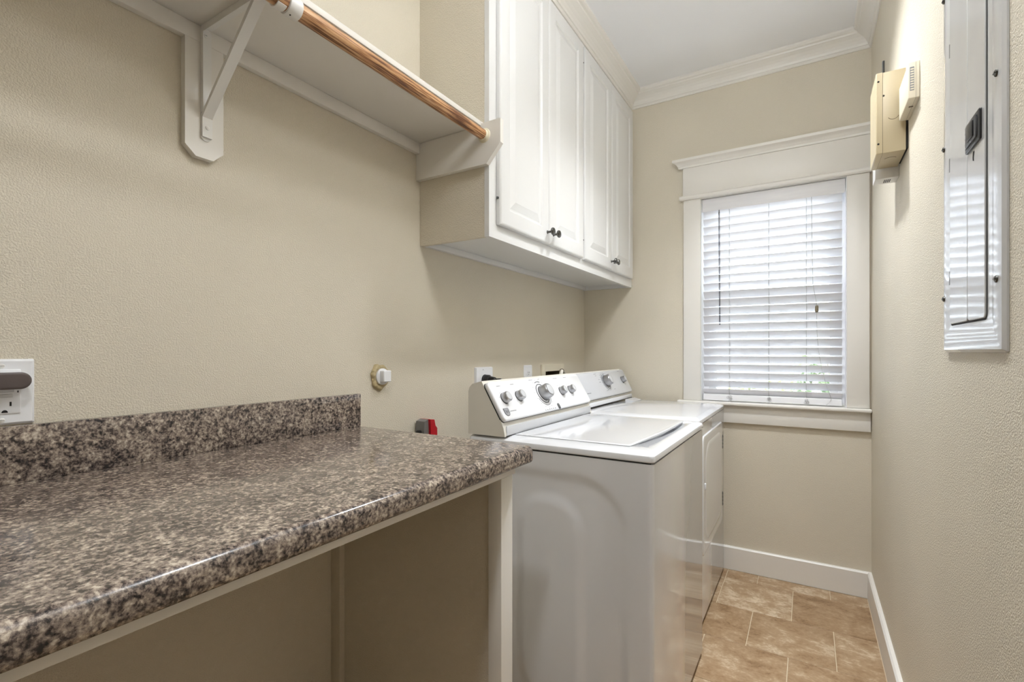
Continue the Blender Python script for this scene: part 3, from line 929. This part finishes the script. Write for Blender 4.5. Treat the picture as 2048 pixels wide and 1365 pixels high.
nl = thing('plug_in_light', 'flat taupe pill-shaped plug-in device covering the upper outlet', 'night light', (.008, .25, 1.134))
nf = child_of(nl)
nf(MB().rects(.170, .2990, 1.1205, 1.1485, [(.004, .0086), (0, .0105), (0, .0200), (.002, .0222)], XF, .0139, 10), 'body', M['plate'])
nf(MB().rects(.170, .2990, 1.1195, 1.1495, [(0, .0223), (0, .0275), (.002, .0290), (.005, .0292)], XF, .0149, 10), 'front_cover', M['taupe'])

stb = thing('capped_pipe_stub', 'white square plug capping a pipe in a ragged foam-filled wall hole', 'pipe plug', (0, 1.157, 1.103))
sf = child_of(stb)
fo = MB()
loops = []
nf_ = 40
for rr_, x_ in ((.043, .0004), (.0425, .004), (.039, .010), (.033, .0115), (.0295, .009)):
    lp = []
    for i in range(nf_):
        t = 2 * PI * i / nf_
        j = 1 + .06 * math.sin(3 * t + 1) + .05 * math.sin(7 * t) + random.uniform(-.035, .035)
        lp.append((x_ + random.uniform(-.0012, .0012) * (x_ > .001), 1.157 + rr_ * .92 * j * math.cos(t), 1.102 + rr_ * j * math.sin(t)))
    loops.append(lp)
fo.loft(loops)
sf(fo, 'foam_ring', M['foam'], None, True, 60)
sf(MB().lathe([(.0275, 0), (.0275, .0135), (.025, .0150), (0, .0150)], (.0005, 1.160, 1.103), (1, 0, 0), 30), 'cap_disc', M['plate'])
sf(MB().rects(1.146, 1.180, 1.0855, 1.1235, [(0, .0152), (0, .0310), (.0022, .0332)], XF, .0035, 3), 'square_plug', M['plate'])

tool = thing('spare_fitting', 'grey and red plastic tool head poking up behind the counter corner', 'tool', (.03, 1.345, .80))
tf = child_of(tool)
tf(MB().prism([(1.322, .55), (1.350, .55), (1.352, .90), (1.3495, .940), (1.3300, .934), (1.3265, .90)], .006, .046, XF), 'body', M['grey_plastic'], None, False)
tf(MB().prism([(1.3505, .55), (1.386, .55), (1.388, .905), (1.378, .915), (1.372, .938), (1.3500, .9405), (1.3525, .90)], .008, .056, XF), 'red_side', M['red'], None, False)
tf(MB().lathe([(.008, 0), (.009, .004), (.009, .012), (.005, .014)], (.028, 1.3255, .895), (0, -1, 0), 16), 'pivot_button', M['black'])

do_ = thing('dryer_outlet', 'white square outlet plate on the wall behind the washer console', 'outlet', (0, 1.763, 1.06))
dof = child_of(do_)
dpl = dof(plate(MB(), 1.697, 1.829, 1.000, 1.1185, t=.010), 'cover_plate', M['plate'])
dof(MB().lathe([(.026, 0), (.026, .002), (.024, .003)], (.0105, 1.763, 1.060), (1, 0, 0), 26), 'receptacle', M['black'])
MB().lathe([(.003, 0), (0, .0014)], (.0104, 1.750, 1.107), (1, 0, 0), 10).build('screw', M['silver'], dpl)
pg = thing('power_plug', 'black round dryer plug in the outlet behind the washer console', 'plug', (.014, 1.763, 1.058))
pf = child_of(pg)
pf(MB().lathe([(.021, 0), (.024, .004), (.024, .022), (.019, .026), (.016, .050), (.012, .054)], (.0138, 1.757, 1.062), (1, .12, -.05), 24), 'plug_body', M['black'])
pf(MB().tube([(.066, 1.765, 1.059), (.082, 1.772, 1.058), (.096, 1.785, 1.045), (.100, 1.80, .99), (.095, 1.815, .90), (.09, 1.82, .7)], [.011, .013, .014, .013, .011, .011], 12), 'cord', M['black'])
pf(MB().torus((.086, 1.775, 1.056), (.9, .4, -.2), .0135, .002, 20, 6), 'strain_relief', M['silver'])

ol = thing('duplex_outlet', 'narrow white duplex outlet plate between dryer plug and washer box', 'outlet', (0, 2.162, 1.06))
olf = child_of(ol)
olp = olf(plate(MB(), 2.121, 2.203, .998, 1.117), 'cover_plate', M['plate'])
for zc in (1.077, 1.038):
    rc_ = olf(MB().rects(2.147, 2.177, zc - .014, zc + .014, [(0, .006), (0, .0075)], XF, .010, 5), 'receptacle', M['plate'])
    for y_ in (2.156, 2.168):
        MB().box(.0074, .0078, y_ - .0013, y_ + .0013, zc - .001, zc + .007).build('slot', M['black'], rc_, False)
    MB().cyl((.0074, 2.162, zc - .007), (.0078, 2.162, zc - .007), .0026, None, 10).build('ground_hole', M['black'], rc_, False)

ob = thing('washer_outlet_box', 'recessed white washer supply box in the wall above the dryer console', 'outlet box', (0, 2.437, 1.04))
obf = child_of(ob)
fb = MB()
for a in ((2.302, 2.340, .955, 1.117), (2.530, 2.570, .955, 1.117), (2.340, 2.530, 1.078, 1.117), (2.340, 2.530, .955, .990)):
    fb.box(.0004, .012, a[0], a[1], a[2], a[3], .001, 1)
obf(fb, 'frame', M['almond'])
tb = MB()
tb.box(-.072, -.070, 2.337, 2.533, .987, 1.080).box(-.070, .0003, 2.337, 2.339, .987, 1.080).box(-.070, .0003, 2.531, 2.533, .987, 1.080).box(-.070, .0003, 2.339, 2.531, .987, .989).box(-.070, .0003, 2.339, 2.531, 1.078, 1.080)
obf(tb, 'recessed_tub', M['bark'], None, False)
for y_, mm in ((2.39, 'red'), (2.47, 'silver')):
    v_ = obf(MB().cyl((-.040, y_, .9892), (-.040, y_, 1.025), .009, None, 14).cyl((-.040, y_, 1.02), (-.012, y_, 1.02), .006, None, 12), 'valve', M['silver'])
    MB().box(-.048, -.032, y_ - .018, y_ + .018, 1.0252, 1.033, .002).build('valve_handle', M[mm], v_)
hs = thing('drain_hose', 'pale hose end resting over the washer console corner', 'hose', (.2, 2.03, 1.08))
hf = child_of(hs)
hf(MB().tube([(.10, 2.44, 1.00), (.12, 2.36, 1.065), (.15, 2.26, 1.090), (.19, 2.17, 1.094), (.215, 2.115, 1.093), (.232, 2.072, 1.080), (.236, 2.060, 1.04), (.236, 2.062, .80)], .0075, 12), 'hose', M['side_plastic'])
hf(MB().torus((.206, 2.135, 1.0938), (.5, -.86, .0), .0085, .0022, 18, 6), 'hose_clip', M['bark'])

# ================================================================== breaker panel on the opposite wall
bp = thing('breaker_panel', 'tall glossy grey breaker panel cover with black latch', 'breaker panel', (WR, 1.21, 1.184))
bf = child_of(bp)
PZ0, PZ1, PY0, PY1 = 1.184, 2.06, 1.021, 1.404
pmb = MB().rects(PY0, PY1, PZ0, PZ1, [(0, WR - .0005), (.001, WR - .003), (.006, WR - .0075), (.020, WR - .0085), (.038, WR - .0090), (.052, WR - .0062), (.060, WR - .0062)], XF, .005, 3)
pc = bf(pmb, 'cover_plate', M['panel_metal'], None, True, 14)
PXF = WR - .0062
def pdoor(y0, y1, z0, z1, nm):
    o = MB().rects(y0, y1, z0, z1, [(0, PXF - .0006), (0, PXF - .0018), (.0015, PXF - .0028)], XF, .008, 4)
    return bf(o, nm, M['panel_metal'], None, True, 30)
bf(MB().rects(1.1010, 1.3425, 1.2395, 2.0, [(0, PXF - .0001), (0, PXF - .0005)], XF, .011, 4), 'door_gap', M['seam'])
d1 = pdoor(1.1042, 1.2068, 1.243, 1.997, 'door')
d2 = pdoor(1.2088, 1.3395, 1.243, 1.997, 'door_leaf')
lx = PXF - .0028
lat = MB()
lat.rects(1.119, 1.205, 1.549, 1.602, [(0, lx - .0001), (0, lx - .0030), (.003, lx - .0042)], XF, .003, 3)
lt_ = bf(lat, 'latch', M['black'])
MB().rects(1.127, 1.190, 1.556, 1.594, [(0, lx - .0043), (0, lx - .0065), (.002, lx - .0072)], XF, .002, 2).build('latch_step', M['silver_dark'], lt_)
MB().rects(1.136, 1.172, 1.561, 1.589, [(0, lx - .0073), (0, lx - .0088), (.001, lx - .0094)], XF, .002, 2).build('latch_button', M['black'], lt_)
lm_ = MB()
for j in range(4):
    lm_.box(lx - .0049, lx - .0044, 1.1925, 1.2010, 1.558 + j * .010, 1.5645 + j * .010)
lm_.build('latch_marks', M['plate'], lt_, False)
MB().torus((lx - .0002, 1.152, 1.532), (1, 0, 0), .016, .0011, 14, 5, math.radians(-20), math.radians(40), ref=(0, 1, 0)).build('pull_mark', M['seam'], d1)
for z_ in (1.340, 1.577, 1.817):
    bf(MB().box(PXF - .0012, PXF - .0003, 1.3495, 1.3525, z_ - .014, z_ + .014), 'hinge_slot', M['silver_dark'], None, False)
for y_, z_ in ((1.0450, 1.300), (1.0450, 1.623), (1.0450, 1.95), (1.388, 1.300), (1.388, 1.624), (1.388, 1.946)):
    s = bf(MB().lathe([(.0060, 0), (.0055, .0022), (.003, .0036), (0, .0040)], (WR - .0084, y_, z_), (-1, 0, 0), 16), 'screw', M['pewter'])
    MB().box(WR - .0127, WR - .0120, y_ - .0045, y_ + .0045, z_ - .0007, z_ + .0007).build('screw_slot', M['black'], s, False)

# ---- alarm boxes
al = thing('alarm_box', 'beige and white metal alarm enclosure with screws and black antenna', 'alarm box', (WR, 1.965, 1.80))
af = child_of(al)
AY0, AY1, AZ0, AZ1, AX = 1.8870, 2.046, 1.8020, 2.052, 1.404
af(MB().box(WR - .006, WR - .0004, AY0 + .006, AY1 - .006, AZ0 + .006, AZ1 - .006), 'standoff_shadow', M['seam'], None, False)  # dark sheet standing in for the shadow in the standoff gap
af(MB().box(AX + .017, WR - .0065, AY0, AY1, AZ0, AZ1, .001), 'enclosure', M['beige_metal'])
af(MB().rects(AY0 - .0012, AY1 + .0012, AZ0 - .0012, AZ1 + .0012, [(0, AX + .0165), (0, AX + .002), (.002, AX)], XF, .003, 3), 'cover', M['beige_metal'])
af(MB().box(AX + .0168, AX + .0172, AY0 - .0003, AY1 + .0003, AZ0 - .0003, AZ1 + .0003), 'cover_gap', M['seam'], None, False)
for x_, z_ in ((AX + .006, 1.832), (AX + .006, 2.026), (AX + .019, 1.980)):
    yy_ = AY0 - .0012 if x_ < AX + .015 else AY0
    af(MB().lathe([(.0030, 0), (.0026, .0012), (0, .0018)], (x_, yy_, z_), (0, -1, 0), 12), 'screw', M['seam'])
af(MB().torus((1.447, AY0 - .0001, 1.916), (0, 1, 0), .014, .0007, 16, 5, math.radians(20), math.radians(150), ref=(1, 0, 0)), 'knockout_mark', M['bark'])
af(MB().torus((1.447, AY0 + .065, AZ0 - .0002), (0, 0, 1), .016, .0007, 16, 5, math.radians(200), math.radians(330), ref=(1, 0, 0)), 'knockout_mark', M['bark'])
af(MB().cyl((AX + .022, AY0 + .03, AZ1), (AX + .022, AY0 + .03, AZ1 + .050), .0032, None, 12), 'antenna', M['seam'])
a2 = thing('transformer_box', 'small white box mounted beyond the beige alarm enclosure', 'junction box', (WR, 2.1, 1.77))
a2f = child_of(a2)
a2f(MB().box(1.418, WR - .0006, 2.058, 2.128, 1.772, 1.93, .002), 'case', M['white_metal'])
lb = MB()
for j in range(3):
    for i in range(4):
        lb.box(1.445 + i * .005, 1.4482 + i * .005, 2.078 + j * .012, 2.086 + j * .012, 1.7712, 1.7721)
a2f(lb, 'print_mark', M['print_dark'], None, False)

kp = thing('keypad_box', 'slim almond plastic box with vent grille beside the alarm enclosure', 'sensor box', (WR, 1.79, 1.883))
kf = child_of(kp)
KY0, KY1, KZ0, KZ1, KX = 1.7140, 1.872, 1.8835, 1.9850, 1.4590
kf(MB().rects(KY0, KY1, KZ0, KZ1, [(0, WR - .0006), (0, WR - .0078)], XF, .003, 3), 'back_shell', M['almond'])
kf(MB().rects(KY0 + .0004, KY1 - .0004, KZ0 + .0004, KZ1 - .0004, [(0, WR - .0084), (0, KX + .004), (.0015, KX + .001), (.004, KX)], XF, .003, 3), 'front_shell', M['almond'])
kf(MB().rects(KY0 + .0008, KY1 - .0008, KZ0 + .0008, KZ1 - .0008, [(0, WR - .0086), (0, WR - .0076)], XF, .003, 3), 'shell_seam', M['bark'])
vg = MB()
vg.box(1.4625, 1.4720, KY0 + .0000, KY0 + .0008, 1.905, 1.970)
vo = kf(vg, 'vent_grille', M['print'], None, False)
vb = MB()
for j in range(9):
    vb.box(1.4640, 1.4712, KY0 - .0006, KY0 - .0001, 1.9075 + j * .0068, 1.9112 + j * .0068)
vb.build('vent_bar', M['almond'], vo, False)
kf(MB().box(1.468, 1.478, KY0 + .055, KY0 + .060, KZ0 - .0008, KZ0 + .0002), 'release_tab', M['bark'], None, False)

# ================================================================== unseen ceiling lights, added as fill
def added_globe_lamp(loc, power, label):  # glowing globe above the view, added to supply light
    lp = thing('added_globe_lamp', label, 'added fill light', loc)
    MB().lathe([(.062, -.0004), (.062, -.012), (.045, -.020), (.012, -.024), (.010, -.098), (.034, -.100), (.036, -.118), (0, -.119)], (0, 0, 0), (0, 0, 1), 24).build('canopy_stem', M['white_metal'], lp)
    m, nt, b = new_mat('fill_globe_glow')
    b.inputs['Base Color'].default_value = srgb(245, 240, 230)
    n_ = noise(nt, coords(nt), 5, 1)
    rr_ = ramp(nt, n_.outputs['Fac'], [(0, (.93, .965, 1.0, 1)), (1, (.94, .97, 1.0, 1))])
    nt.links.new(rr_.outputs[0], b.inputs['Emission Color'])
    b.inputs['Emission Strength'].default_value = power
    gl_ = [(.14 * math.sin(PI * i / 12), -.255 + .14 * math.cos(PI * i / 12)) for i in range(13)]
    MB().lathe(gl_, (0, 0, 0), (0, 0, 1), 20).build('globe', m, lp, True, 60)
added_globe_lamp(FILL_GLOBE_XYZ, FILL_GLOBE_POWER, 'added unseen opal fill globe hanging between cabinet and breaker panel')
def fill_spot(x, y, watts, label):  # spot above the view, added to brighten the lower room
    t = thing('added_fill_spot', label, 'added fill light', (x, y, ZC), 'added ceiling fill lights')
    MB().lathe([(.088, -.0003), (.090, -.002), (.086, -.006), (.070, -.0075), (.066, -.004), (.066, -.0003)], (0, 0, 0), (0, 0, 1), 36).build('trim_ring', M['white_metal'], t)
    m, nt, b = new_mat('fill_spot_glow')
    n_ = noise(nt, coords(nt), 5, 0)
    rr_ = ramp(nt, n_.outputs['Fac'], [(0, (.93, .965, 1.0, 1)), (1, (.94, .97, 1.0, 1))])
    nt.links.new(rr_.outputs[0], b.inputs['Emission Color'])
    b.inputs['Emission Strength'].default_value = 1.5
    MB().cyl((0, 0, -.0035), (0, 0, -.0006), .0655, None, 24).build('lens', m, t)
    L_ = bpy.data.lights.new('added_spot_beam', 'SPOT')
    L_.energy = watts; L_.spot_size = math.radians(112); L_.spot_blend = 1.0; L_.shadow_soft_size = .09
    L_.color = (.94, .97, 1.0)
    lo = bpy.data.objects.new('added_spot_beam', L_)
    COL.objects.link(lo); lo.parent = t; lo.location = (0, 0, -.012)
fill_spot(*FILL_SPOTS[0], 'added unseen ceiling downlight in front of the dryer')
fill_spot(*FILL_SPOTS[1], 'added unseen ceiling downlight in front of the counter')

# ================================================================== outside the window
struct('ground', MB().box(-12, 14, YW + .17, 24, -.45, -.30), M['dry_ground'], 'pale dry garden ground outside the window', 'ground')
pc_ = thing('porch_column', 'square white porch column glimpsed through the blinds', 'column', (1.75, 4.0, -.3))
pcf = child_of(pc_)
pcf(MB().box(1.68, 1.86, 4.0, 4.18, -.30, 3.0, .004), 'shaft', M['column'])
pcf(MB().box(1.65, 1.89, 3.97, 4.21, -.299, -.12, .004), 'plinth', M['column'])
hs_ = thing('neighbour_house', 'pale grey sided house seen faintly between the slats', 'house', (-1.5, 11, -.3))
hsf = child_of(hs_)
hsf(MB().box(-7, 2.2, 11, 15, -.30, 4.2), 'wall', M['siding'], None, False)
hsf(MB().prism([(-7.3, 4.2), (2.5, 4.2), (2.5, 4.4), (-2.4, 6.2), (-7.3, 4.4)], 10.7, 15.3, YF), 'roof', M['siding'], None, False)
for x_ in (-5.5, -2.0):
    f_ = hsf(MB().box(x_ - .55, x_ + .55, 10.95, 11.0, .8, 2.5), 'window', M['column'], None, False)
    MB().box(x_ - .47, x_ + .47, 10.93, 10.95, .88, 2.42).build('pane', M['silver_dark'], f_, False)
def shrub(loc, r, h, nl_, lm_name, label):
    s = thing('shrub', label, 'shrub', loc)
    st = MB()
    for j in range(9):
        a = random.uniform(0, 2 * PI); q = random.uniform(.25, .75) * r
        st.tube([(0.02 * math.cos(a), .02 * math.sin(a), 0), (q * .45 * math.cos(a), q * .45 * math.sin(a), h * .45), (q * math.cos(a), q * math.sin(a), h * random.uniform(.75, .98))], [.014, .010, .004], 6)
    st.build('stem', M['bark'], s)
    vs_, fs_ = [], []
    for i in range(nl_):
        a = random.uniform(0, 2 * PI); t = random.random() ** .5
        ph = random.uniform(-.35, 1) * PI / 2
        c = Vector((r * t * math.cos(a) * math.cos(ph * .6), r * t * math.sin(a) * math.cos(ph * .6), h * .55 + h * .45 * math.sin(ph) * t))
        u = Vector((random.gauss(0, 1), random.gauss(0, 1), random.gauss(0, .6))).normalized()
        w = u.orthogonal().normalized(); w.rotate(Matrix.Rotation(random.uniform(0, 6.28), 3, u))
        l = random.uniform(.03, .06); k = len(vs_)
        vs_ += [c - u * l, c + w * l * .35, c + u * l, c - w * l * .35]
        fs_.append((k, k + 1, k + 2, k + 3))
    me = bpy.data.meshes.new('foliage'); me.from_pydata(vs_, [], fs_)
    o = link('foliage', me, M[lm_name], s); o['kind'] = 'stuff'
shrub((1.55, 5.6, -.3), .55, 1.45, 1900, 'leaf', 'dark green leafy shrub behind the blinds')
shrub((0.75, 7.2, -.3), .6, 1.1, 1600, 'leaf2', 'paler yellow-green shrub farther behind the blinds')
